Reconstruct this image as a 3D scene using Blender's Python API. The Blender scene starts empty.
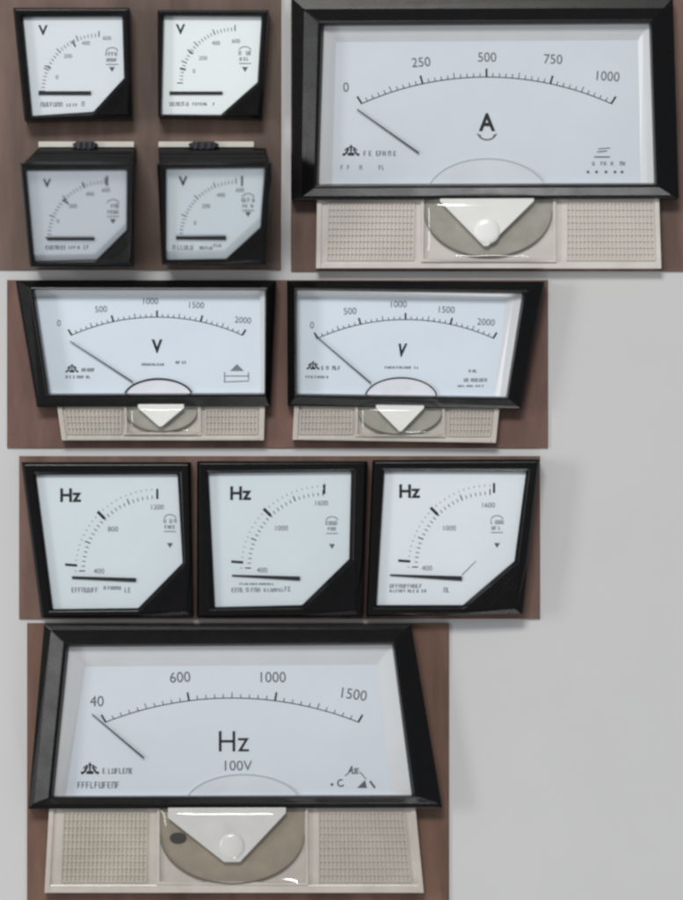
import bpy, bmesh, math, random
from mathutils import Vector
random.seed(7)
C = bpy.context
col = C.scene.collection
S = 0.00026            # metres per unit of the layout drawing (y down, 683 x 900 units)
CX, CY, H = 341.5, 450.0, 0.90
MM = 0.001
PT = 0.6 * MM          # thickness of the brown panels


def P(x, y, z):
    """layout point seen at height z -> world"""
    k = S * (H - z) / H
    return Vector(((x - CX) * k, (CY - y) * k, z))


# ------------------------------------------------------------------ materials
def mat(name, colr, rough=0.5, spec=0.5, var=0.0, scale=400.0, bump=0.0, bscale=2500.0,
        stretch=(1, 1, 1), coat=0.0, rvar=0.0, col2=None):
    m = bpy.data.materials.new(name)
    m.use_nodes = True
    nt = m.node_tree
    b = nt.nodes['Principled BSDF']
    b.inputs['Base Color'].default_value = (*colr, 1)
    b.inputs['Roughness'].default_value = rough
    b.inputs['Specular IOR Level'].default_value = spec
    b.inputs['Coat Weight'].default_value = coat
    tc = nt.nodes.new('ShaderNodeTexCoord')
    mp = nt.nodes.new('ShaderNodeMapping')
    mp.inputs['Scale'].default_value = stretch
    nt.links.new(tc.outputs['Object'], mp.inputs['Vector'])
    if var > 0 or col2:
        n = nt.nodes.new('ShaderNodeTexNoise')
        n.inputs['Scale'].default_value = scale
        n.inputs['Detail'].default_value = 6
        n.inputs['Roughness'].default_value = 0.6
        nt.links.new(mp.outputs['Vector'], n.inputs['Vector'])
        r = nt.nodes.new('ShaderNodeValToRGB')
        r.color_ramp.elements[0].position = 0.3
        r.color_ramp.elements[1].position = 0.72
        a = tuple(c * (1 - var) for c in colr)
        z = col2 if col2 else tuple(min(1, c * (1 + var)) for c in colr)
        r.color_ramp.elements[0].color = (*a, 1)
        r.color_ramp.elements[1].color = (*z, 1)
        nt.links.new(n.outputs['Fac'], r.inputs['Fac'])
        nt.links.new(r.outputs['Color'], b.inputs['Base Color'])
    if rvar > 0:
        n3 = nt.nodes.new('ShaderNodeTexNoise')
        n3.inputs['Scale'].default_value = 180
        n3.inputs['Detail'].default_value = 5
        nt.links.new(tc.outputs['Object'], n3.inputs['Vector'])
        mr = nt.nodes.new('ShaderNodeMapRange')
        mr.inputs['To Min'].default_value = rough - rvar
        mr.inputs['To Max'].default_value = rough + rvar
        nt.links.new(n3.outputs['Fac'], mr.inputs['Value'])
        nt.links.new(mr.outputs['Result'], b.inputs['Roughness'])
    if bump > 0:
        n2 = nt.nodes.new('ShaderNodeTexNoise')
        n2.inputs['Scale'].default_value = bscale
        n2.inputs['Detail'].default_value = 3
        nt.links.new(mp.outputs['Vector'], n2.inputs['Vector'])
        bp = nt.nodes.new('ShaderNodeBump')
        bp.inputs['Strength'].default_value = bump
        bp.inputs['Distance'].default_value = 0.0002
        nt.links.new(n2.outputs['Fac'], bp.inputs['Height'])
        nt.links.new(bp.outputs['Normal'], b.inputs['Normal'])
    return m


M = {}
M['table'] = mat('grey_table', (0.53, 0.53, 0.53), 0.75, 0.2, 0.015, 25)
M['brown'] = mat('brown_panel', (0.150, 0.088, 0.070), 0.5, 0.35, 0.42, 34, 0.25, 500, (3.2, 0.5, 1), col2=(0.205, 0.125, 0.100))
M['brown_grey'] = mat('grey_brown_panel', (0.118, 0.076, 0.060), 0.5, 0.35, 0.52, 26, 0.25, 500, (2.6, 0.5, 1), col2=(0.190, 0.124, 0.100))  # panel mottling, its dark patches deepened to suggest shadow round the meters
M['brown_red'] = mat('red_brown_panel', (0.150, 0.078, 0.062), 0.5, 0.35, 0.40, 32, 0.25, 500, (3.0, 0.6, 1), col2=(0.200, 0.115, 0.090))
M['brown_warm'] = mat('warm_brown_panel', (0.140, 0.080, 0.055), 0.5, 0.35, 0.45, 28, 0.25, 500, (3.0, 0.6, 1), col2=(0.205, 0.114, 0.082))
M['black'] = mat('black_plastic', (0.005, 0.005, 0.0055), 0.24, 0.17, 0.15, 600, 0.10, 3500, rvar=0.07)
M['black_matt'] = mat('matt_black_plastic', (0.007, 0.007, 0.007), 0.5, 0.2, 0.2, 500, 0.3, 3000)
M['navy'] = mat('dark_clip', (0.012, 0.013, 0.022), 0.35, 0.5)
M['dial'] = mat('blue_white_card', (0.590, 0.640, 0.700), 0.55, 0.3, 0.02, 60)
M['dial_cool'] = mat('cool_white_card', (0.595, 0.668, 0.710), 0.55, 0.3, 0.02, 60)
M['dial_pale'] = mat('pale_blue_card', (0.645, 0.725, 0.805), 0.55, 0.3, 0.03, 45)
M['dial_white'] = mat('white_card', (0.675, 0.735, 0.775), 0.55, 0.3, 0.02, 60)
M['dial_bright'] = mat('bright_white_card', (0.785, 0.845, 0.855), 0.5, 0.3, 0.015, 60)
M['hub_pink'] = mat('pinkish_hub_arch', (0.72, 0.75, 0.80), 0.3, 0.5, 0.06, 120)
M['hub_clear'] = mat('pale_hub_arch', (0.60, 0.64, 0.69), 0.4, 0.4, 0.04, 90)
M['cream'] = mat('cream_lip', (0.585, 0.60, 0.615), 0.25, 0.4, 0.03, 80)
M['ink'] = mat('black_ink', (0.018, 0.019, 0.023), 0.6, 0.2)
M['soft_ink'] = mat('grey_ink', (0.10, 0.105, 0.12), 0.6, 0.2)
M['mid_ink'] = mat('mid_grey_ink', (0.19, 0.20, 0.22), 0.6, 0.2)
M['fainter_ink'] = mat('grey_edge', (0.42, 0.44, 0.47), 0.6, 0.2)
M['faint_ink'] = mat('faint_ink', (0.30, 0.32, 0.35), 0.6, 0.2)
M['cover'] = mat('frosted_cover', (0.60, 0.56, 0.525), 0.2, 0.6, 0.09, 90, 0.1, 900)
M['rib'] = mat('frosted_ribs', (0.57, 0.525, 0.48), 0.35, 0.5, 0.06, 110)
M['rib_yellow'] = mat('yellowed_ribs', (0.45, 0.42, 0.335), 0.35, 0.5, 0.08, 90)  # yellowish plastic, with weaker light also put into the colour
M['cover_grey'] = mat('greyish_cover', (0.49, 0.455, 0.41), 0.22, 0.6, 0.14, 100, 0.15, 900)
M['cover_tan_shaded'] = mat('shaded_tan_frosted_cover', (0.49, 0.445, 0.405), 0.22, 0.6, 0.12, 90, 0.1, 900)  # tan plastic, darker because its weaker light is put into the colour
M['rib_tan_shaded'] = mat('shaded_tan_frosted_ribs', (0.43, 0.385, 0.345), 0.35, 0.5, 0.08, 110)  # ribs of the same cover, darkened in colour as if less lit
M['olive'] = mat('olive_metal', (0.260, 0.222, 0.172), 0.4, 0.5, 0.18, 120)
M['olive_light'] = mat('pale_olive_metal', (0.33, 0.32, 0.275), 0.25, 0.5, 0.18, 120)
M['olive_dark'] = mat('dark_olive_edge', (0.11, 0.10, 0.08), 0.3, 0.5, 0.25, 150)
M['hub'] = mat('white_hub', (0.74, 0.74, 0.71), 0.35, 0.5, 0.04, 150)
M['hub_grey'] = mat('greyish_hub', (0.56, 0.555, 0.54), 0.35, 0.5, 0.06, 150)
M['hub_cap_grey'] = mat('greyish_cap', (0.60, 0.595, 0.58), 0.2, 0.5)
M['cap'] = mat('white_cap', (0.80, 0.80, 0.78), 0.2, 0.5)
M['steel'] = mat('dark_screw', (0.03, 0.028, 0.025), 0.4, 0.6)
M['white'] = mat('white_strip', (0.58, 0.56, 0.51), 0.45, 0.4, 0.05, 200)
# clear window panes: see-through with a faint surface reflection
g = bpy.data.materials.new('clear_pane')
g.use_nodes = True
nt = g.node_tree
nt.nodes.clear()
o_ = nt.nodes.new('ShaderNodeOutputMaterial')
mx = nt.nodes.new('ShaderNodeMixShader')
tr = nt.nodes.new('ShaderNodeBsdfTransparent')
gl = nt.nodes.new('ShaderNodeBsdfGlossy')
gl.inputs['Roughness'].default_value = 0.06
fr = nt.nodes.new('ShaderNodeFresnel')
ge = nt.nodes.new('ShaderNodeNewGeometry')     # a thin sheet reflects alike from both of its sides
ma = nt.nodes.new('ShaderNodeMath')
ma.operation = 'MULTIPLY_ADD'
ma.inputs[1].default_value = 1 / 1.4 - 1.4
ma.inputs[2].default_value = 1.4
nt.links.new(ge.outputs['Backfacing'], ma.inputs[0])
nt.links.new(ma.outputs[0], fr.inputs['IOR'])
nt.links.new(fr.outputs[0], mx.inputs[0])
nt.links.new(tr.outputs[0], mx.inputs[1])
nt.links.new(gl.outputs[0], mx.inputs[2])
nt.links.new(mx.outputs[0], o_.inputs['Surface'])
M['pane'] = g


# ------------------------------------------------------------------ object helpers
def link(name, bm, m, parent=None, bevel=0.0, smooth=False, origin=None):
    bmesh.ops.remove_doubles(bm, verts=bm.verts, dist=1e-7)
    bmesh.ops.recalc_face_normals(bm, faces=bm.faces)
    if name == 'window_pane':
        for f in bm.faces:
            f.normal_update()
            if f.normal.z < 0:
                f.normal_flip()
    off = origin if origin is not None else (world_of(parent) if parent else Vector((0, 0, 0)))
    for v in bm.verts:
        v.co -= off
    me = bpy.data.meshes.new(name)
    bm.to_mesh(me)
    bm.free()
    me.materials.append(M[m])
    if smooth:
        for p in me.polygons:
            p.use_smooth = True
    o = bpy.data.objects.new(name, me)
    col.objects.link(o)
    if parent:
        o.parent = parent
        pw = world_of(parent)
        o.location = off - pw
    else:
        o.location = off
    if bevel > 0:
        md = o.modifiers.new('edge', 'BEVEL')
        md.width = bevel
        md.segments = 2
        md.limit_method = 'ANGLE'
        md.angle_limit = math.radians(25)
    return o


def world_of(o):
    v = Vector(o.location)
    while o.parent:
        o = o.parent
        v += Vector(o.location)
    return v


def thing(name, label, cat, loc, group=None):
    o = bpy.data.objects.new(name, None)
    o.empty_display_size = 0.005
    col.objects.link(o)
    o.location = loc
    o['label'] = label
    o['category'] = cat
    if group:
        o['group'] = group
    return o


def ring(bm, loops, close_top=False):
    rows = [[bm.verts.new(v) for v in lp] for lp in loops]
    for a, b in zip(rows, rows[1:]):
        n = len(a)
        for i in range(n):
            j = (i + 1) % n
            bm.faces.new((a[i], a[j], b[j], b[i]))
    if close_top:
        bm.faces.new(rows[-1])
    return rows


def lerp2(a, b, t):
    return [(p[0] + (q[0] - p[0]) * t, p[1] + (q[1] - p[1]) * t) for p, q in zip(a, b)]


def prism(bm, pts, zf, h0, h1):
    """solid between heights h0 and h1 (metres above the base function)"""
    top = [P(x, y, zf(x, y) + h1) for x, y in pts]
    bot = [Vector((v.x, v.y, zf(x, y) + h0)) for v, (x, y) in zip(top, pts)]
    a = [bm.verts.new(v) for v in bot]
    b = [bm.verts.new(v) for v in top]
    n = len(a)
    for i in range(n):
        j = (i + 1) % n
        bm.faces.new((a[i], a[j], b[j], b[i]))
    bm.faces.new(b)
    bm.faces.new(a[::-1])


def sheet(bm, pts, zf, h):
    bm.faces.new([bm.verts.new(P(x, y, zf(x, y) + h)) for x, y in pts])


_fc = {}


def glyphs(s, bold):
    key = (s, bold)
    if key not in _fc:
        cu = bpy.data.curves.new('txt', 'FONT')
        cu.body = s
        cu.size = 1.0
        cu.align_x = 'CENTER'
        cu.resolution_u = 4
        cu.offset = bold
        ob = bpy.data.objects.new('txt', cu)
        col.objects.link(ob)
        C.view_layer.update()
        me = bpy.data.meshes.new_from_object(ob.evaluated_get(C.evaluated_depsgraph_get()))
        vs = [(v.co.x, v.co.y) for v in me.vertices]
        fs = [tuple(p.vertices) for p in me.polygons]
        bpy.data.objects.remove(ob)
        bpy.data.curves.remove(cu)
        bpy.data.meshes.remove(me)
        _fc[key] = (vs, fs)
    return _fc[key]


class Ink:
    """flat printed marks collected in layout units"""
    def __init__(self, zf, h):
        self.zf, self.h, self.bm = zf, h, bmesh.new()

    def poly(self, pts):
        sheet(self.bm, pts, self.zf, self.h)

    def bar(self, a, b, w, w2=None):
        w2 = w if w2 is None else w2
        dx, dy = b[0] - a[0], b[1] - a[1]
        l = math.hypot(dx, dy)
        nx, ny = -dy / l / 2, dx / l / 2
        self.poly([(a[0] + nx * w, a[1] + ny * w), (a[0] - nx * w, a[1] - ny * w),
                   (b[0] - nx * w2, b[1] - ny * w2), (b[0] + nx * w2, b[1] + ny * w2)])

    def text(self, s, x, y, cap, rot=0.0, shear=0.0, bold=0.0, wide=1.0):
        """x,y = centre of the word, cap = capital height"""
        vs, fs = glyphs(s, bold)
        k = cap / 0.70
        r = math.radians(rot)
        c, sn = math.cos(r), math.sin(r)
        out = []
        for (u, v) in vs:
            a = (u * wide + shear * (v - 0.35)) * k
            b = (v - 0.35) * k
            px = x + a * c - b * sn
            py = y - (a * sn + b * c)
            out.append(self.bm.verts.new(P(px, py, self.zf(px, py) + self.h)))
        for f in fs:
            try:
                self.bm.faces.new([out[i] for i in f])
            except ValueError:
                pass

    def arc(self, cx, cy, r, a0, a1, w, n=40, ry=None):
        ry = r if ry is None else ry
        pr = None
        for i in range(n + 1):
            a = math.radians(a0 + (a1 - a0) * i / n)
            p = (cx + math.cos(a) * r, cy - math.sin(a) * ry)
            q = (cx + math.cos(a) * (r + w), cy - math.sin(a) * (ry + w))
            if pr:
                self.poly([pr[0], pr[1], q, p])
            pr = (p, q)

    def disc(self, x, y, r, n=14):
        self.poly([(x + r * math.cos(2 * math.pi * i / n), y + r * math.sin(2 * math.pi * i / n)) for i in range(n)])

    def scribble(self, x0, x1, y, hgt, seed, w=0.75, fill=0.75):
        """row of tiny strokes too small to read in the photo"""
        rg = random.Random(seed)
        x = x0
        g = max(1.3, hgt * .42)
        top, bot = y - hgt / 2, y + hgt / 2
        while x + g <= x1 + .6:
            if rg.random() < fill:
                t = rg.randrange(6)
                self.bar((x, bot), (x, top), w)
                if t in (0, 3, 5):
                    self.bar((x + g, bot), (x + g, top), w)
                if t in (1, 3, 4):
                    self.bar((x + w / 2, top + w * .4), (x + g, top + w * .4), w * .8)
                if t in (0, 1, 4):
                    self.bar((x + w / 2, y), (x + g - (w / 2 if t == 0 else .3), y), w * .8)
                if t in (1, 2, 5):
                    self.bar((x + w / 2, bot - w * .4), (x + g - (w / 2 if t == 5 else 0), bot - w * .4), w * .8)
                x += g + w + .55
            else:
                x += g * .9

    def build(self, name, m, parent):
        return link(name, self.bm, m, parent)


def dome(bm, x, y, z0, r, hgt, n=20, rings=5):
    c = P(x, y, z0)
    rows = []
    for k in range(rings):
        a = math.pi / 2 * k / rings
        rows.append([bm.verts.new((c.x + r * S * math.cos(a) * math.cos(2 * math.pi * i / n),
                                   c.y + r * S * math.cos(a) * math.sin(2 * math.pi * i / n),
                                   z0 + hgt * math.sin(a))) for i in range(n)])
    for a, b in zip(rows, rows[1:]):
        for i in range(n):
            bm.faces.new((a[i], a[(i + 1) % n], b[(i + 1) % n], b[i]))
    t = bm.verts.new((c.x, c.y, z0 + hgt))
    for i in range(n):
        bm.faces.new((rows[-1][i], rows[-1][(i + 1) % n], t))


# ------------------------------------------------------------------ setting
bm = bmesh.new()
for x, y in ((-1.5, -1.5), (1.5, -1.5), (1.5, 1.5), (-1.5, 1.5)):
    bm.verts.new((x, y, 0))
bm.faces.new(bm.verts)
t = link('table_top', bm, 'table')
t['kind'] = 'structure'


def panel(x0, y0, x1, y1, m, label):
    bm = bmesh.new()
    prism(bm, [(x0, y0), (x1, y0), (x1, y1), (x0, y1)], lambda x, y: 0.0, 0.00003, PT)
    c = P((x0 + x1) / 2, (y0 + y1) / 2, 0)
    o = link('mounting_panel', bm, m, None, 0.00012, origin=Vector((c.x, c.y, 0)))
    o['label'] = label
    o['category'] = 'panel'
    o['group'] = 'brown panels carrying the meters'


panel(-14, -14, 281, 270, 'brown_grey', 'greyish brown panel under the four small square voltmeters')
panel(291, -14, 700, 271.3, 'brown', 'brown panel under the single wide ammeter marked A')
panel(7, 280, 548, 448, 'brown_red', 'reddish brown panel under the two wide voltmeters side by side')
panel(19, 456, 540, 619, 'brown', 'brown panel under the row of three square Hz meters')
panel(27, 623, 449, 915, 'brown_warm', 'brown panel under the single wide Hz meter marked 100V')


# ------------------------------------------------------------------ square meters
def edge_at(a, b, t):
    return (a[0] + (b[0] - a[0]) * t, a[1] + (b[1] - a[1]) * t)


def square_meter(name, label, group, outer, inner, dial_m, zf, hb, tilted=None):
    """outer: TL TR BR BL, inner: TL TR R B BL, zf = height of the bezel underside, hb = bezel height above it"""
    TL, TR, BR, BL = outer
    iTL, iTR, iR, iB, iBL = inner
    cx = sum(p[0] for p in outer) / 4
    cy = sum(p[1] for p in outer) / 4
    c = P(cx, cy, PT)
    T = thing(name, label, 'meter', c, group)
    tr = (iR[1] - TR[1]) / (BR[1] - TR[1])
    tb = (iB[0] - BR[0]) / (BL[0] - BR[0])
    O6 = [TL, TR, edge_at(TR, BR, tr), BR, edge_at(BR, BL, tb), BL]
    I6 = [iTL, iTR, iR, ((iR[0] + iB[0]) / 2, (iR[1] + iB[1]) / 2), iB, iBL]

    def lp(pts, h):
        return [P(x, y, zf(x, y) + h) for x, y in pts]
    top = lp(O6, hb - 1.2 * MM)
    bot = [Vector((v.x, v.y, zf(x, y) if tilted else PT + 0.00002)) for v, (x, y) in zip(top, O6)]
    dh = hb - 2.0 * MM
    bm = bmesh.new()
    loops = [bot, top, lp(lerp2(O6, I6, .20), hb), lp(lerp2(O6, I6, .72), hb), lp(I6, hb - 0.9 * MM)]
    low = [Vector((v.x, v.y, v.z - 1.6 * MM)) for v in loops[-1]]
    ring(bm, loops + [low])
    if tilted:   # closed back
        bm.faces.new([bm.verts.new(v) for v in bot])
    link('bezel', bm, 'black', T, 0.00022)
    # corner plate with diagonal ribs
    bm = bmesh.new()
    a, b_, cc, d, e = (edge_at(I6[2], O6[2], .45), edge_at(I6[3], O6[3], .80), edge_at(I6[4], O6[4], .45),
                       edge_at(I6[4], O6[3], .08), edge_at(I6[2], O6[3], .08))
    prism(bm, [e, a, b_, cc, d], zf, hb - 0.6 * MM, hb + 0.35 * MM)
    for k in range(1, 5):
        f = k / 5.5
        p, q = edge_at(e, a, f * .9), edge_at(d, cc, f * .9)
        p, q = edge_at(p, b_, .55 * f), edge_at(q, b_, .55 * f)
        p, q = edge_at(p, q, .08), edge_at(p, q, .92)
        nx, ny = .5, .5
        prism(bm, [p, (p[0] + nx, p[1] + ny), (q[0] + nx, q[1] + ny), q], zf, hb + .34 * MM, hb + .5 * MM)
    link('corner_plate', bm, 'black', T, 0.0001)
    # dial card
    bm = bmesh.new()
    big = [(iTL[0] - 1, iTL[1] - 1), (iTR[0] + 1, iTR[1] - 1), (iR[0] + 1, iR[1] + .4), (iB[0] + .4, iB[1] + 1), (iBL[0] - 1, iBL[1] + 1)]
    prism(bm, big, zf, dh - 0.8 * MM, dh)
    D = link('dial', bm, dial_m, T)
    bm = bmesh.new()
    sheet(bm, big, zf, hb - 1.15 * MM)
    return T, D, dh, bm


def square_print(T, D, zf, dh, unit, ux, uy, ucap, cx, cy, r, nticks, two_rows, nums, end_mark, column, bar, rows, bold_ticks, seed, ubold=.03):
    e = 0.05 * MM
    k = Ink(zf, dh + e)
    k.text(unit, ux, uy, ucap, bold=ubold)
    k.build('unit_letters' if len(unit) > 1 else 'unit_letter', 'ink', D)
    k = Ink(zf, dh + e)
    for i in range(nticks + 1):
        a = math.radians(180 - 90 * i / nticks)
        maj = i % (nticks // 4) == 0
        r0, r1 = r - 1, r + (5 if maj else 2.6)
        ca, sa = math.cos(a), math.sin(a)
        k.bar((cx + ca * r0, cy - sa * r0), (cx + ca * r1, cy - sa * r1), 1.1 if maj else .75)
        if two_rows:
            k.bar((cx + ca * (r + 7.5), cy - sa * (r + 7.5)), (cx + ca * (r + 9.5), cy - sa * (r + 9.5)), .55)
    for (a, r0, r1, w) in bold_ticks:
        ca, sa = math.cos(math.radians(a)), math.sin(math.radians(a))
        k.bar((cx + ca * r0, cy - sa * r0), (cx + ca * r1, cy - sa * r1), w)
    if end_mark:
        k.bar((end_mark[0], end_mark[1] - 5), (end_mark[0], end_mark[1] + 5), 2.2)
    k.build('scale_marks', 'soft_ink' if not two_rows else 'ink', D)
    k = Ink(zf, dh + e)
    for s, x, y, cp in nums:
        k.text(s, x, y, cp)
    k.build('numerals', 'soft_ink', D)
    k = Ink(zf, dh + e)
    x, y, h = column
    k.arc(x, y, 6, 20, 160, .8, 12, 5)
    k.scribble(x - 6, x + 6, y + 1, 4, seed)
    k.scribble(x - 5, x + 5, y + 7, 3.5, seed + 1)
    k.bar((x - 6, y + 11.5), (x + 6, y + 11.5), .8)
    k.poly([(x - 3, y + h), (x + 3, y + h), (x, y + h + 5)])
    for i, (x0, x1, yy, hh) in enumerate(rows):
        k.scribble(x0, x1, yy, hh, seed + 5 + i)
    k.build('fine_print', 'soft_ink', D)
    # pointer: a flat black blade a little above the card
    bm = bmesh.new()
    (ax, ay), (bx, by), w0, w1 = bar
    prism(bm, [(ax, ay - w0 / 2), (bx, by - w1 / 2), (bx, by + w1 / 2), (ax, ay + w0 / 2)], zf, dh + .18 * MM, dh + .38 * MM)
    link('pointer', bm, 'ink', T)


def pane(T, bm):
    link('window_pane', bm, 'pane', T)


def flat(x, y):
    return PT


GV = 'four small square voltmeters'
V = [
    ('small square black voltmeter at upper left of the four, lying flat with white dial',
     [(13, 7.5), (129.5, 7.5), (132.3, 119), (24.5, 121)], [(23, 17), (122, 16.5), (123.8, 78), (93.3, 111.5), (32.4, 115.5)], 'dial_white',
     dict(unit='V', ux=43, uy=30, ucap=9.5, cx=99, cy=91, r=55, nums=[('0', 57, 77, 4), ('200', 68, 56, 4), ('400', 86, 43, 4), ('600', 107, 38, 4)],
          end_mark=None, column=(112, 53, 14), bar=((38.5, 93), (91, 93), 3.6, 3.8), rows=[(41, 63, 104.5, 4.5), (67, 77, 105, 3), (82, 86, 104, 5)],
          bold_ticks=[(118, 50, 57, 1.8), (155, 53, 60, 1.2)], seed=3)),
    ('small square black voltmeter with the brightest white dial, upper right of the four',
     [(157.5, 10), (269, 10), (261.8, 119), (158, 117)], [(163.8, 16), (261.4, 16.5), (257.3, 82), (220.8, 114.5), (161.8, 114)], 'dial_bright',
     dict(unit='V', ux=180.5, uy=29, ucap=9.5, cx=235, cy=83, r=53, nums=[('0', 194, 71, 4), ('200', 203, 58, 4), ('400', 216, 43, 4), ('600', 236, 41, 4)],
          end_mark=None, column=(245, 52, 15), bar=((169.5, 93), (222.5, 93), 3.2, 3.2), rows=[(170, 188, 104, 4), (193, 214, 104, 3)],
          bold_ticks=[(145, 51, 58, 1.4), (165, 51, 57, 2.0)], seed=13)),
]
for lab, outer, inner, dm, kw in V:
    T, D, dh, pb = square_meter('square_voltmeter', lab, GV, outer, inner, dm, flat, 6.5 * MM)
    square_print(T, D, flat, dh, nticks=24, two_rows=False, **kw)
    pane(T, pb)



def tilt_z(yb, zb, deg):
    t = math.tan(math.radians(deg))
    Yb = (CY - yb) * S * (H - zb) / H
    return lambda x, y: (zb + t * ((CY - y) * S - Yb)) / (1 + t * (CY - y) * S / H)   # an exact plane


VT = [
    ('small square voltmeter at lower left of the four, tilted, dark case top showing',
     [(19.5, 163), (134, 163), (133.5, 267), (30, 267)], [(26.8, 171), (126.6, 170.5), (126.2, 230), (96.3, 259.5), (34.8, 261)], 'dial',
     dict(unit='V', ux=47, uy=183, ucap=8, cx=105, cy=238, r=55, nums=[('0', 58, 221, 4), ('200', 73, 206, 4), ('400', 90, 194, 4), ('600', 106, 190, 4)],
          end_mark=(107, 181), column=(113, 205, 14), bar=((47, 239), (94.5, 239), 3.2, 3.2), rows=[(46, 66, 247.5, 4), (69, 82, 247.5, 3), (84, 89, 247, 4)],
          bold_ticks=[(137, 50, 57, 2.0), (112, 54, 60, 1.6)], seed=23),
     [(38, 148), (135, 148)], (38.5, 134, 72, 98)),
    ('small square voltmeter at lower right of the four, tilted, dark case top showing',
     [(157, 163.5), (272.5, 163), (266, 265), (162, 265)], [(166.5, 169.5), (264.5, 168.5), (260, 227), (226, 258.5), (166.5, 259.5)], 'dial_cool',
     dict(unit='V', ux=183, uy=181, ucap=9, cx=236, cy=237, r=54, nums=[('0', 195, 223, 4), ('200', 206, 206, 4), ('400', 221, 195, 4), ('600', 240, 190, 4)],
          end_mark=(242, 181), column=(248, 199, 13), bar=((176, 238), (226, 238), 3.4, 4.4), rows=[(173, 195, 247.5, 4.5), (200, 212, 248, 3), (214, 221, 245.5, 3)],
          bold_ticks=[(62, 30, 30.2, .1)], seed=33),
     [(158, 148), (266, 148)], (158.5, 254, 188, 219)),
]
for lab, outer, inner, dm, kw, back, strip in VT:
    zf = tilt_z(267, 6.5 * MM, 40 if outer[0][0] < 100 else 31)
    T, D, dh, pb = square_meter('square_voltmeter', lab, GV, outer, inner, dm, zf, 4.5 * MM, tilted=True)
    square_print(T, D, zf, dh, nticks=24, two_rows=False, **kw)
    pane(T, pb)
    # wedge-shaped case behind the bezel, standing on the panel
    bm = bmesh.new()
    TL, TR, BR, BL = outer
    zt = zf(0, 163) + 0.6 * MM
    f = [P(TL[0] + 2.5, TL[1] + 1, zt), P(TR[0] - 2.5, TR[1] + 1, zt), P(BR[0] - 3, BR[1] - 3, 6.8 * MM), P(BL[0] + 3, BL[1] - 3, 6.8 * MM)]
    zb = 8.5 * MM
    bk = [P(back[0][0], back[0][1], zb), P(back[1][0], back[1][1], zb)]
    lo = [Vector((f[3].x, f[3].y, PT + 2e-5)), Vector((f[2].x, f[2].y, PT + 2e-5)),
          Vector((bk[1].x, bk[1].y, PT + 2e-5)), Vector((bk[0].x, bk[0].y, PT + 2e-5))]
    v = [bm.verts.new(p) for p in f + bk + lo]      # 0TL 1TR 2BR 3BL 4bL 5bR 6loBL 7loBR 8loTR 9loTL
    for q in ((0, 1, 5, 4), (4, 5, 8, 9), (6, 7, 8, 9), (3, 2, 7, 6), (1, 2, 7, 8, 5), (0, 4, 9, 6, 3)):
        bm.faces.new([v[i] for i in q])
    H1 = link('case', bm, 'black_matt', T, 0.0003)
    # ridges across the case top
    bm = bmesh.new()
    for fr_ in (.25, .5, .75):
        a = f[0].lerp(bk[0], fr_)
        b = f[1].lerp(bk[1], fr_)
        vs = []
        for dz in (-.2 * MM, .45 * MM):
            for p, dx in ((a, .6 * MM), (b, -.6 * MM)):
                for dy in (-.35 * MM, .35 * MM):
                    vs.append(bm.verts.new((p.x + dx, p.y + dy, p.z + dz + .2 * MM - dy * .6)))
        for q in ((0, 1, 3, 2), (4, 5, 7, 6), (0, 1, 5, 4), (2, 3, 7, 6), (0, 2, 6, 4), (1, 3, 7, 5)):
            bm.faces.new([vs[i] for i in q])
    link('case_ridges', bm, 'black_matt', H1, 0.0001)
    x0, x1, c0, c1 = strip
    bm = bmesh.new()
    prism(bm, [(x0, 141.5), (x1, 141.5), (x1, 147.2), (x0, 147.2)], flat, 2e-5, 8.2 * MM)
    st = link('terminal_strip', bm, 'white', T, 0.00015)
    bm = bmesh.new()
    w = c1 - c0
    prism(bm, [(c0, 144), (c0 + w * .2, 141), (c1 - w * .2, 141), (c1, 144), (c1 - w * .2, 150), (c0 + w * .2, 150)], flat, 7 * MM, 9.6 * MM)
    for k in range(3):
        xx = c0 + w * (.22 + .22 * k)
        prism(bm, [(xx, 141.8), (xx + w * .12, 141.8), (xx + w * .12, 149), (xx, 149)], flat, 9.5 * MM, 10.2 * MM)
    link('cable_clip', bm, 'navy', T, 0.0002)

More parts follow.
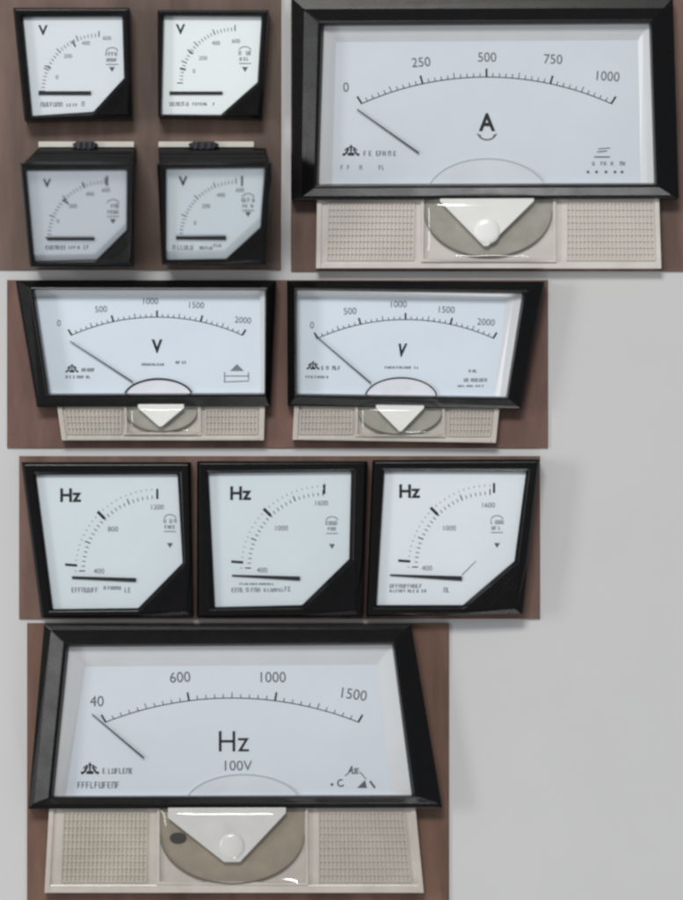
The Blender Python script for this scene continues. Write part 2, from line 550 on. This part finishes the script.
GH = 'row of three square Hz meters'
HZ = [
    ('square black Hz meter at the left end of its row of three',
     [(21, 462), (190.5, 462), (193, 617), (41, 617.5)], [(36, 475), (177.3, 474.5), (182.3, 563), (138, 608), (53, 609)], 'dial_cool',
     dict(ux=70, uy=495, cx=157, cy=571, nums=[('400', 99, 571, 5), ('800', 113, 529, 5), ('1200', 157, 507, 5)],
          end_mark=(157.3, 494), column=(170, 520, 23), bar=((72, 577.5), (136, 580), 2.6, 4.0),
          rows=[(72, 100, 590, 5), (104, 122, 588, 3.5), (125, 133, 590, 5)], seed=43)),
    ('square black Hz meter between two others, middle of its row of three',
     [(197, 461), (367.5, 461), (362.5, 617), (196.5, 617.5)], [(208.6, 473.5), (351, 472), (349, 559), (302, 605), (215, 607)], 'dial_cool',
     dict(ux=240, uy=493, cx=323, cy=568, nums=[('400', 262, 570, 5), ('1000', 281, 528, 5), ('1600', 321, 503, 5)],
          end_mark=(324.3, 489), column=(332, 522, 22), bar=((232, 575.5), (300, 578.5), 1.6, 4.2),
          rows=[(232, 262, 590, 4.5), (264, 283, 590, 3.5), (285, 291, 589, 5), (240, 275, 584, 2)], seed=53)),
    ('x',
     [(372.5, 460), (540, 459), (522.5, 614.5), (366, 616.5)], [(384.5, 471.5), (526, 472), (514.4, 561), (463, 605), (376.7, 605)], 'dial_white',
     dict(ux=409, uy=491, cx=490, cy=567, nums=[('400', 427, 568, 5), ('1000', 449, 528, 5), ('1600', 488, 505, 5)],
          end_mark=(494, 488), column=(497, 521, 22), bar=((390, 575), (462, 578.5), 1.6, 4.6),
          rows=[(390, 422, 586, 4), (390, 428, 591, 3), (442, 449, 590, 5)], seed=63)),
]
HZ[2] = ('square black Hz meter at the right end of its row of three',) + HZ[2][1:]
for lab, outer, inner, dm, kw in HZ:
    T, D, dh, pb = square_meter('square_frequency_meter', lab, GH, outer, inner, dm, flat, 6.5 * MM)
    square_print(T, D, flat, dh, unit='Hz', ucap=13, r=73, nticks=24, two_rows=True,
                 bold_ticks=[(135, 74, 84, 3.0), (176, 80, 92, 2.6)], **kw)
    if outer[0][0] > 370:
        k = Ink(flat, dh + .05 * MM)
        k.bar((462, 575), (476, 561), 1.0, .6)
        k.build('slanting_line', 'soft_ink', D)
    pane(T, pb)


# ------------------------------------------------------------------ wide meters
def arc_from(xa, xb, yc, yp):
    """circle through (xa,yc),(xb,yc) peaking at yp"""
    h = (xb - xa) / 2
    s = yc - yp
    r = (h * h + s * s) / (2 * s)
    return (xa + xb) / 2, yp + r, r, math.degrees(math.asin(h / r))


def wide_meter(name, label, outer, crest, inner, card, hb, dial_m, group=None):
    cx = sum(p[0] for p in outer) / 4
    cy = sum(p[1] for p in outer) / 4
    T = thing(name, label, 'meter', P(cx, cy, PT), group)

    def lp(pts, h):
        return [P(x, y, PT + h) for x, y in pts]
    top = lp(outer, hb - 2.6 * MM)
    bot = [Vector((v.x, v.y, PT + 2e-5)) for v in top]
    c2 = lerp2(crest, inner, .70)
    c3 = lerp2(crest, inner, .86)
    bm = bmesh.new()
    inn = lp(inner, hb - 2.2 * MM)
    low = [Vector((v.x, v.y, v.z - .5 * MM)) for v in inn]
    ring(bm, [bot, top, lp(crest, hb - 2.0 * MM), lp(c2, hb - .1 * MM), lp(c3, hb), inn, low])
    link('bezel', bm, 'black', T, 0.0003)
    dh = hb - 4.0 * MM
    bm = bmesh.new()
    ring(bm, [lp(inner, hb - 2.5 * MM), lp(lerp2(inner, card, .55), hb - 3.2 * MM), lp(card, dh + .02 * MM)])
    link('window_lip', bm, 'cream', T)
    bm = bmesh.new()
    grow = [(card[0][0] - .5, card[0][1] - .5), (card[1][0] + .5, card[1][1] - .5), (card[2][0] + .5, card[2][1] + 2), (card[3][0] - .5, card[3][1] + 2)]
    prism(bm, grow, flat, dh - 1 * MM, dh)
    D = link('dial', bm, dial_m, T)
    bm = bmesh.new()
    sheet(bm, [(x + dx, y + dy) for (x, y), dx, dy in zip(inner, (-.3, .3, .3, -.3), (-.3, -.3, .3, .3))], flat, hb - 2.3 * MM)
    return T, D, dh, bm


def wide_scale(D, dh, xa, xb, yc, yp, ndiv, per, tl, labels, cap, w=.9):
    cx, cy, r, ha = arc_from(xa, xb, yc, yp)
    k = Ink(flat, dh + .05 * MM)
    k.arc(cx, cy, r, 90 + ha, 90 - ha, w, 60)
    for i in range(ndiv + 1):
        a = math.radians(90 + ha - 2 * ha * i / ndiv)
        maj = i % per == 0
        mid = (not maj) and per % 2 == 0 and i % (per // 2) == 0
        l = tl if maj else tl * (.72 if mid else .5)
        ca, sa = math.cos(a), math.sin(a)
        # marks fan out more strongly than the arc does
        sl = (i / ndiv - .5) * 1.0
        dx, dy = ca * .5 + sl * .75, sa
        n = math.hypot(dx, dy)
        p = (cx + ca * r, cy - sa * r)
        k.bar(p, (p[0] + dx / n * l, p[1] - dy / n * l), 1.9 if maj else .8)
    k.build('scale_marks', 'ink', D)
    k = Ink(flat, dh + .05 * MM)
    for s, x, y, rot in labels:
        k.text(s, x, y, cap, rot=rot, wide=.95)
    k.build('numerals', 'soft_ink', D)


def emblem(k, x, y, s):
    """fan-shaped maker's mark: three struts under an arch with a bar"""
    k.arc(x, y + s * .5, s * .95, 25, 155, s * .18, 14, s * .85)
    k.bar((x, y + s * .4), (x, y - s * .8), s * .25)
    k.bar((x - s * .9, y + s * .7), (x - s * .35, y - s * .2), s * .3)
    k.bar((x + s * .9, y + s * .7), (x + s * .35, y - s * .2), s * .3)
    k.bar((x - s * .5, y + s * .65), (x + s * .5, y + s * .65), s * .45)
    k.disc(x - s * 1.1, y + s * .7, s * .22)
    k.disc(x + s * 1.1, y + s * .7, s * .22)


def needle(T, dh, a, b, w):
    bm = bmesh.new()
    dx, dy = b[0] - a[0], b[1] - a[1]
    l = math.hypot(dx, dy)
    nx, ny = -dy / l / 2 * w, dx / l / 2 * w
    prism(bm, [(a[0] + nx * .6, a[1] + ny * .6), (a[0] - nx * .6, a[1] - ny * .6), (b[0] - nx, b[1] - ny), (b[0] + nx, b[1] + ny)],
          flat, dh + .55 * MM, dh + .75 * MM)
    return link('pointer', bm, 'ink', T)


def hub_arch(T, dh, cx, cy, rx, ry, yb, m, rim_m, rim_w):
    n = 30
    pts = []
    for i in range(n + 1):
        a = math.pi * i / n
        x, y = cx + rx * math.cos(a), cy - ry * math.sin(a)
        if y < yb:
            pts.append((x, y))
    pts = [(pts[0][0], yb)] + pts + [(pts[-1][0], yb)]
    bm = bmesh.new()
    prism(bm, pts, flat, dh - .2 * MM, dh + .45 * MM)
    h = link('hub_arch', bm, m, T)
    bm = bmesh.new()
    q = [p for p in pts[1:-1]]
    for p1, p2 in zip(q, q[1:]):
        def o(p):
            v = (p[0] - cx, p[1] - cy)
            l = math.hypot(*v)
            return (p[0] + v[0] / l * rim_w, p[1] + v[1] / l * rim_w)
        prism(bm, [p1, p2, o(p2), o(p1)], flat, dh - .1 * MM, dh + .6 * MM)
    link('hub_rim', bm, rim_m, h)


def frame_bars(bm, q, w, h0, h1):
    inn = [(q[0][0] + w, q[0][1] + w), (q[1][0] - w, q[1][1] + w), (q[2][0] - w, q[2][1] - w), (q[3][0] + w, q[3][1] - w)]
    for i in range(4):
        j = (i + 1) % 4
        prism(bm, [q[i], q[j], inn[j], inn[i]], flat, h0, h1)


def rib_panel(cover, q, nv, nh, m, hc):
    bm = bmesh.new()
    for i in range(nv + 1):
        t = i / nv
        a, b = edge_at(q[0], q[1], t), edge_at(q[3], q[2], t)
        prism(bm, [(a[0] - .6, a[1]), (a[0] + .6, a[1]), (b[0] + .6, b[1]), (b[0] - .6, b[1])], flat, hc - .2 * MM, hc + .42 * MM)
    for i in range(nh + 1):
        t = i / nh
        a, b = edge_at(q[0], q[3], t), edge_at(q[1], q[2], t)
        prism(bm, [(a[0], a[1] - .5), (b[0], b[1] - .5), (b[0], b[1] + .5), (a[0], a[1] + .5)], flat, hc - .2 * MM, hc + .36 * MM)
    link('rib_panel', bm, m, cover, 0.00005)


def terminal_cover(T, quad, m, hc, lip_y, ribs, win, tri, arc, plate_m, cap, screw=None, hub_m='hub'):
    """frosted moulding below the bezel with the movement showing in its middle window"""
    bm = bmesh.new()
    prism(bm, quad, flat, 2e-5, hc)
    # raised outer edges
    w = 5
    prism(bm, [quad[0], (quad[0][0] + w, quad[0][1]), (quad[3][0] + w, quad[3][1]), quad[3]], flat, hc - .1 * MM, hc + .5 * MM)
    prism(bm, [(quad[1][0] - w, quad[1][1]), quad[1], quad[2], (quad[2][0] - w, quad[2][1])], flat, hc - .1 * MM, hc + .5 * MM)
    yb = quad[3][1]
    yb2 = quad[2][1]
    prism(bm, [(quad[3][0] + w, yb - lip_y), (quad[2][0] - w, yb2 - lip_y), (quad[2][0] - w, yb2 - .2), (quad[3][0] + w, yb - .2)], flat, hc - .1 * MM, hc + .42 * MM)
    Cv = link('terminal_cover', bm, m, T, 0.00015)
    for q, nv, nh, rm in ribs:
        rib_panel(Cv, q, nv, nh, rm, hc)
    x0, y0, x1, y1 = win
    bm = bmesh.new()
    frame_bars(bm, [(x0, y0), (x1, y0), (x1, y1), (x0, y1)], 3.0, hc - .2 * MM, hc + .7 * MM)
    link('window_rim', bm, m, Cv, 0.0001)
    # movement plate: circular segment seen behind the window
    ax, ay, rx, ry = arc
    pts = [(x0 + 3.2, y0)]
    for i in range(25):
        a = math.pi + math.pi * i / 24
        x, y = ax + rx * math.cos(a), ay - ry * math.sin(a)
        pts.append((min(max(x, x0 + 3.2), x1 - 3.2), y))
    pts.append((x1 - 3.2, y0))
    bm = bmesh.new()
    prism(bm, pts, flat, hc - .2 * MM, hc + .25 * MM)
    link('movement_plate', bm, plate_m, Cv)
    bm = bmesh.new()
    for p, q in zip(pts[1:-2], pts[2:-1]):
        if abs(p[0] - q[0]) < .01:
            continue
        prism(bm, [p, q, (q[0], q[1] + 1.6), (p[0], p[1] + 1.6)], flat, hc - .1 * MM, hc + .75 * MM)
    link('movement_rim', bm, 'olive_dark', Cv)
    bm = bmesh.new()
    prism(bm, tri, flat, hc - .1 * MM, hc + 2.0 * MM)
    link('pivot_plate', bm, hub_m, Cv, 0.00012)
    if cap:
        bm = bmesh.new()
        dome(bm, cap[0], cap[1], PT + hc + 1.95 * MM, cap[2], .8 * MM)
        link('pivot_cap', bm, 'cap' if hub_m == 'hub' else 'hub_cap_grey', Cv, smooth=True)
    # clear bulged window over the movement
    bm = bmesh.new()
    nx_, ny_ = 28, 18
    gv = []
    for j in range(ny_ + 1):
        row = []
        for i in range(nx_ + 1):
            u, v = i / nx_, j / ny_
            e = (1 - abs(2 * u - 1) ** 5) * (1 - abs(2 * v - 1) ** 5)
            x, y = x0 + 1.5 + (x1 - x0 - 3) * u, y0 + (y1 - y0 - 1.5) * v
            row.append(bm.verts.new(P(x, y, PT + hc + .6 * MM + 2.9 * MM * e ** .6 if e > 0 else PT + hc + .6 * MM)))
        gv.append(row)
    for j in range(ny_):
        for i in range(nx_):
            bm.faces.new((gv[j][i], gv[j][i + 1], gv[j + 1][i + 1], gv[j + 1][i]))
    link('window_pane', bm, 'pane', Cv, smooth=True)
    if screw:
        bm = bmesh.new()
        x, y, r = screw
        prism(bm, [(x + r * 1.3 * math.cos(i * math.pi / 8), y + r * .9 * math.sin(i * math.pi / 8)) for i in range(16)], flat, hc, hc + .6 * MM)
        link('screw', bm, 'steel', Cv, 0.0001)
    return Cv


# --- ammeter
T, D, dh, pb = wide_meter('wide_ammeter', 'large wide black ammeter marked A with a 0 to 1000 scale',
                          [(291, -3), (673, -3), (679, 198.5), (291, 200)], [(304, 9), (664, 8), (673, 195), (301.5, 196)],
                          [(324, 26), (649, 24), (654, 183), (319, 184)], [(336, 42), (638, 40), (641, 182.5), (332, 183.5)], 7.5 * MM, 'dial')
wide_scale(D, dh, 362, 611, 104, 77.5, 40, 10, 9, [('0', 346, 87, 0), ('250', 421, 62, 4), ('500', 487, 57, 0), ('750', 553, 59, -2), ('1000', 607, 76, -4)], 9.5)
k = Ink(flat, dh + .05 * MM)
k.text('A', 487, 122, 17, bold=.03, wide=.9)
k.build('unit_letter', 'ink', D)
k = Ink(flat, dh + .05 * MM)
k.arc(487, 133, 8, 200, 340, 1.5, 14, 6)
k.bar((477, 134), (481, 136), 1.2)
k.bar((493, 136), (497, 134), 1.2)
k.build('current_symbol', 'soft_ink', D)
k = Ink(flat, dh + .05 * MM)
emblem(k, 351, 150, 6.5)
k.scribble(364, 397, 153.5, 5, 71)
k.build('maker_mark', 'ink', D)
k = Ink(flat, dh + .05 * MM)
for x0, x1 in ((341, 352), (358, 364), (369, 374), (379, 386)):
    k.scribble(x0, x1, 167.5, 4.5, int(x0))
k.build('fine_print', 'soft_ink', D)
k = Ink(flat, dh + .05 * MM)
k.bar((598, 149), (610, 148), 1)
k.bar((597, 152), (607, 151), 1.2)
k.bar((594, 157), (610, 157), 1.3)
for x in (593, 603, 613, 622):
    k.scribble(x - 2, x + 3, 163.5, 4, int(x))
for x in (588, 596.5, 606, 615, 622):
    k.disc(x, 172, 1.5)
k.build('standard_symbols', 'soft_ink', D)
hub_arch(T, dh, 487, 196, 60, 37, 188, 'hub_clear', 'fainter_ink', .9)
needle(T, dh, (357, 109), (419, 153), 1.5)
pane(T, pb)
terminal_cover(T, [(317, 192), (659, 192), (661.5, 268.5), (316, 268.5)], 'cover', 3.0 * MM, 5,
               [([(329, 203), (414, 203), (413, 260), (327, 260)], 22, 9, 'rib'), ([(567, 203), (653, 203), (655, 260), (567, 260)], 22, 9, 'rib')],
               (421, 195, 556, 262), [(440, 196), (534, 196), (534, 201), (488, 246), (484, 246), (440, 201)], (488, 210, 64, 46), 'olive_light', (487, 231, 13))

# --- two wide voltmeters
GW = 'two wide voltmeters side by side'
T, D, dh, pb = wide_meter('wide_voltmeter', 'wide black voltmeter, left of the two, with house-shaped mark on its dial',
                          [(15.5, 280.5), (276, 280.5), (270.5, 406.5), (37, 407)], [(18, 281.5), (274, 281.5), (268.5, 404), (39.5, 404.5)],
                          [(35, 290), (264.6, 290.5), (264.2, 393), (50.3, 393.5)], [(36.5, 295.5), (259.5, 296), (260.5, 392), (51.3, 393)], 7 * MM, 'dial_pale', GW)
wide_scale(D, dh, 72, 242, 335.5, 317.5, 32, 8, 7, [('0', 59, 323, 0), ('500', 101, 309, 3), ('1000', 150, 301, 0), ('1500', 196, 305, -2), ('2000', 243, 320, -4)], 6.2, .8)
k = Ink(flat, dh + .05 * MM)
k.text('V', 157, 346, 12.5, bold=.04, wide=.85)
k.build('unit_letter', 'ink', D)
k = Ink(flat, dh + .05 * MM)
emblem(k, 72, 368, 5)
k.scribble(82, 94, 370, 3.5, 81)
k.build('maker_mark', 'ink', D)
k = Ink(flat, dh + .05 * MM)
k.scribble(66, 93, 377, 3, 82)
k.scribble(142, 165, 364.5, 2.5, 83)
k.scribble(176, 188, 362.5, 3, 84)
k.build('fine_print', 'soft_ink', D)
k = Ink(flat, dh + .05 * MM)
k.poly([(230, 371), (237, 364), (244, 371)])
k.bar((224, 376), (249, 376), 1)
k.bar((224.5, 372), (224.5, 382), 1)
k.bar((248.5, 372), (248.5, 380), 1)
k.bar((224, 382), (249, 381), 1)
k.build('house_symbol', 'mid_ink', D)
hub_arch(T, dh, 158.5, 397, 33, 17, 396, 'hub_pink', 'ink', 2.1)
needle(T, dh, (70, 341), (133, 382), 1.3)
pane(T, pb)
terminal_cover(T, [(56.5, 401), (265, 401), (264, 440.5), (62, 440.5)], 'cover_grey', 3.0 * MM, 4,
               [([(65, 410), (121, 410), (121, 434), (68, 434)], 14, 4, 'cover_grey'), ([(206, 410), (257, 410), (257, 434), (206, 434)], 14, 4, 'cover_grey')],
               (124, 404, 201, 435), [(138, 404), (184, 404), (184, 408), (162, 426.5), (159, 426.5), (138, 408)], (161, 411, 36, 20), 'olive_light', None)

T, D, dh, pb = wide_meter('wide_voltmeter', 'wide black voltmeter, right of the two, with broad cream lip at its right',
                          [(287, 280.5), (545, 281.5), (521, 409), (287.5, 406)], [(289, 281.5), (543, 282.5), (519, 406.5), (289.5, 404)],
                          [(297.3, 290.5), (522, 294), (506, 396.5), (297.5, 393.5)], [(299, 297), (506, 299.5), (495, 396), (299, 393)], 7 * MM, 'dial_pale', GW)
wide_scale(D, dh, 318, 493, 338.5, 320, 32, 8, 7, [('0', 312, 325, 0), ('500', 350, 311, 3), ('1000', 398, 304, 0), ('1500', 446, 309.5, -2), ('2000', 486, 322, -4)], 6.6, .8)
k = Ink(flat, dh + .05 * MM)
k.text('V', 402, 350, 12, bold=.05, wide=.7, shear=.15)
k.build('unit_letter', 'ink', D)
k = Ink(flat, dh + .05 * MM)
emblem(k, 313, 365, 5)
k.scribble(322, 340, 368, 4, 91)
k.build('maker_mark', 'ink', D)
k = Ink(flat, dh + .05 * MM)
k.scribble(306, 331, 377, 2.5, 92)
k.scribble(384, 420, 367.5, 2.5, 93)
k.scribble(469, 477, 371, 3, 94)
k.scribble(463, 486, 380, 3.5, 95)
k.scribble(458, 484, 386, 2, 96)
k.build('fine_print', 'soft_ink', D)
hub_arch(T, dh, 401, 397.5, 35, 19, 396.5, 'hub_pink', 'ink', 1.5)
needle(T, dh, (315, 335), (371, 383), 1.3)
pane(T, pb)
terminal_cover(T, [(294.5, 401), (500, 402), (496, 443), (292.5, 440)], 'cover_grey', 3.0 * MM, 4,
               [([(301, 410), (352, 410), (352, 434), (300, 434)], 14, 4, 'cover_grey'), ([(449, 411), (492, 411), (490, 436), (449, 436)], 12, 4, 'cover_grey')],
               (355, 404, 445, 437), [(376, 404), (424, 404), (424, 408), (402, 431), (399, 431), (376, 408)], (400, 411, 42, 23), 'olive_light', None)

# --- wide Hz meter
T, D, dh, pb = wide_meter('wide_frequency_meter', 'large wide black Hz meter marked 100V, cover below partly yellowed',
                          [(44, 625), (411, 624.5), (442.5, 808), (28, 809)], [(51, 630), (405, 629), (438, 803), (34, 804)],
                          [(69, 647), (392, 645), (411.5, 795), (54, 796)], [(85, 666.5), (377, 664.5), (392, 794.5), (66, 795.5)], 7.5 * MM, 'dial')
wide_scale(D, dh, 106, 358, 722.5, 698.5, 30, 10, 9, [('40', 97, 701, 0), ('600', 180, 677, 3), ('1000', 272, 677, 0), ('1500', 353, 694, -8)], 10.5)
k = Ink(flat, dh + .05 * MM)
k.text('Hz', 233, 741, 21, bold=.0, wide=.95)
k.build('unit_letters', 'ink', D)
k = Ink(flat, dh + .05 * MM)
k.text('100V', 237, 765.5, 10)
k.build('voltage_mark', 'soft_ink', D)
k = Ink(flat, dh + .05 * MM)
emblem(k, 90, 768, 7)
k.scribble(103, 133, 771, 5.5, 101)
k.build('maker_mark', 'ink', D)
k = Ink(flat, dh + .05 * MM)
k.scribble(78, 121, 785, 6.5, 102, w=1.0)
k.build('fine_print', 'soft_ink', D)
k = Ink(flat, dh + .05 * MM)
k.bar((349, 772), (352, 766), 1.6)
k.scribble(350, 360, 771, 6, 103, w=1.2)
k.bar((345, 776), (352, 770), 1)
k.bar((360, 772), (366, 779), 1)
k.disc(332, 784.5, 1.5)
k.arc(341, 783, 2.5, 60, 330, 1.5, 12)
k.poly([(357, 788), (365, 780), (367, 788)])
k.bar((370, 781), (375, 788), 2.2)
k.build('warning_symbols', 'soft_ink', D)
hub_arch(T, dh, 243, 806, 58, 31, 800, 'hub_clear', 'fainter_ink', 1.0)
needle(T, dh, (92, 714), (144, 758), 1.5)
pane(T, pb)
terminal_cover(T, [(49.5, 802), (415, 802), (424, 893), (44.5, 893)], 'cover_tan_shaded', 3.0 * MM, 8,
               [([(64, 813), (147, 813), (146, 882), (61, 882)], 20, 10, 'rib_yellow'), ([(319, 813), (404, 813), (411, 882), (319, 882)], 22, 10, 'rib_tan_shaded')],
               (157, 805, 308, 885), [(168, 805), (286, 805), (286, 813), (240, 862), (224, 862), (168, 818)], (232, 834, 72, 49), 'olive', (232, 846, 13), screw=(178, 838, 6.5), hub_m='hub_grey')

# ------------------------------------------------------------------ light
w = bpy.data.worlds.new('World')
C.scene.world = w
w.use_nodes = True
bg = w.node_tree.nodes['Background']
bg.inputs[0].default_value = (0.93, 0.96, 1.0, 1)
bg.inputs[1].default_value = 0.33


def lamp(name, loc, target, sx, sy, power, colr=(1, 1, 1)):
    l = bpy.data.lights.new(name, 'AREA')
    l.shape = 'RECTANGLE'
    l.size, l.size_y = sx, sy
    l.energy = power
    l.color = colr
    o = bpy.data.objects.new(name, l)
    col.objects.link(o)
    o.location = loc
    o.rotation_euler = (Vector(target) - Vector(loc)).to_track_quat('-Z', 'Y').to_euler()


lamp('key_lamp', (-0.35, 1.45, 2.1), (0, 0, 0), 0.9, 0.45, 42.5, (1, .985, .96))
lamp('left_highlight_lamp', (-1.0, 0.06, 0.60), (0, 0, 0), 0.46, 0.20, 4.2)  # unseen lamp added for highlights on the left bevels
lamp('front_highlight_lamp', (0.10, -1.0, 0.18), (0, 0, 0), 0.13, 0.16, 3.2)  # unseen lamp added to put glints on the lower bevels

# ------------------------------------------------------------------ camera
cam = bpy.data.cameras.new('camera')
co = bpy.data.objects.new('camera', cam)
col.objects.link(co)
co.location = (0, 0, H)
cam.sensor_fit = 'VERTICAL'
cam.sensor_height = 24
cam.lens = 24 * H / (900 * S)
cam.clip_start = 0.01
cam.clip_end = 50
C.scene.camera = co
cam.dof.use_dof = True
cam.dof.focus_distance = 0.945
cam.dof.aperture_fstop = 9
sc = C.scene
sc.view_settings.view_transform = 'Standard'
sc.view_settings.look = 'None'
sc.view_settings.exposure = 0
sc.view_settings.gamma = 1
sc.cycles.filter_width = 1.8
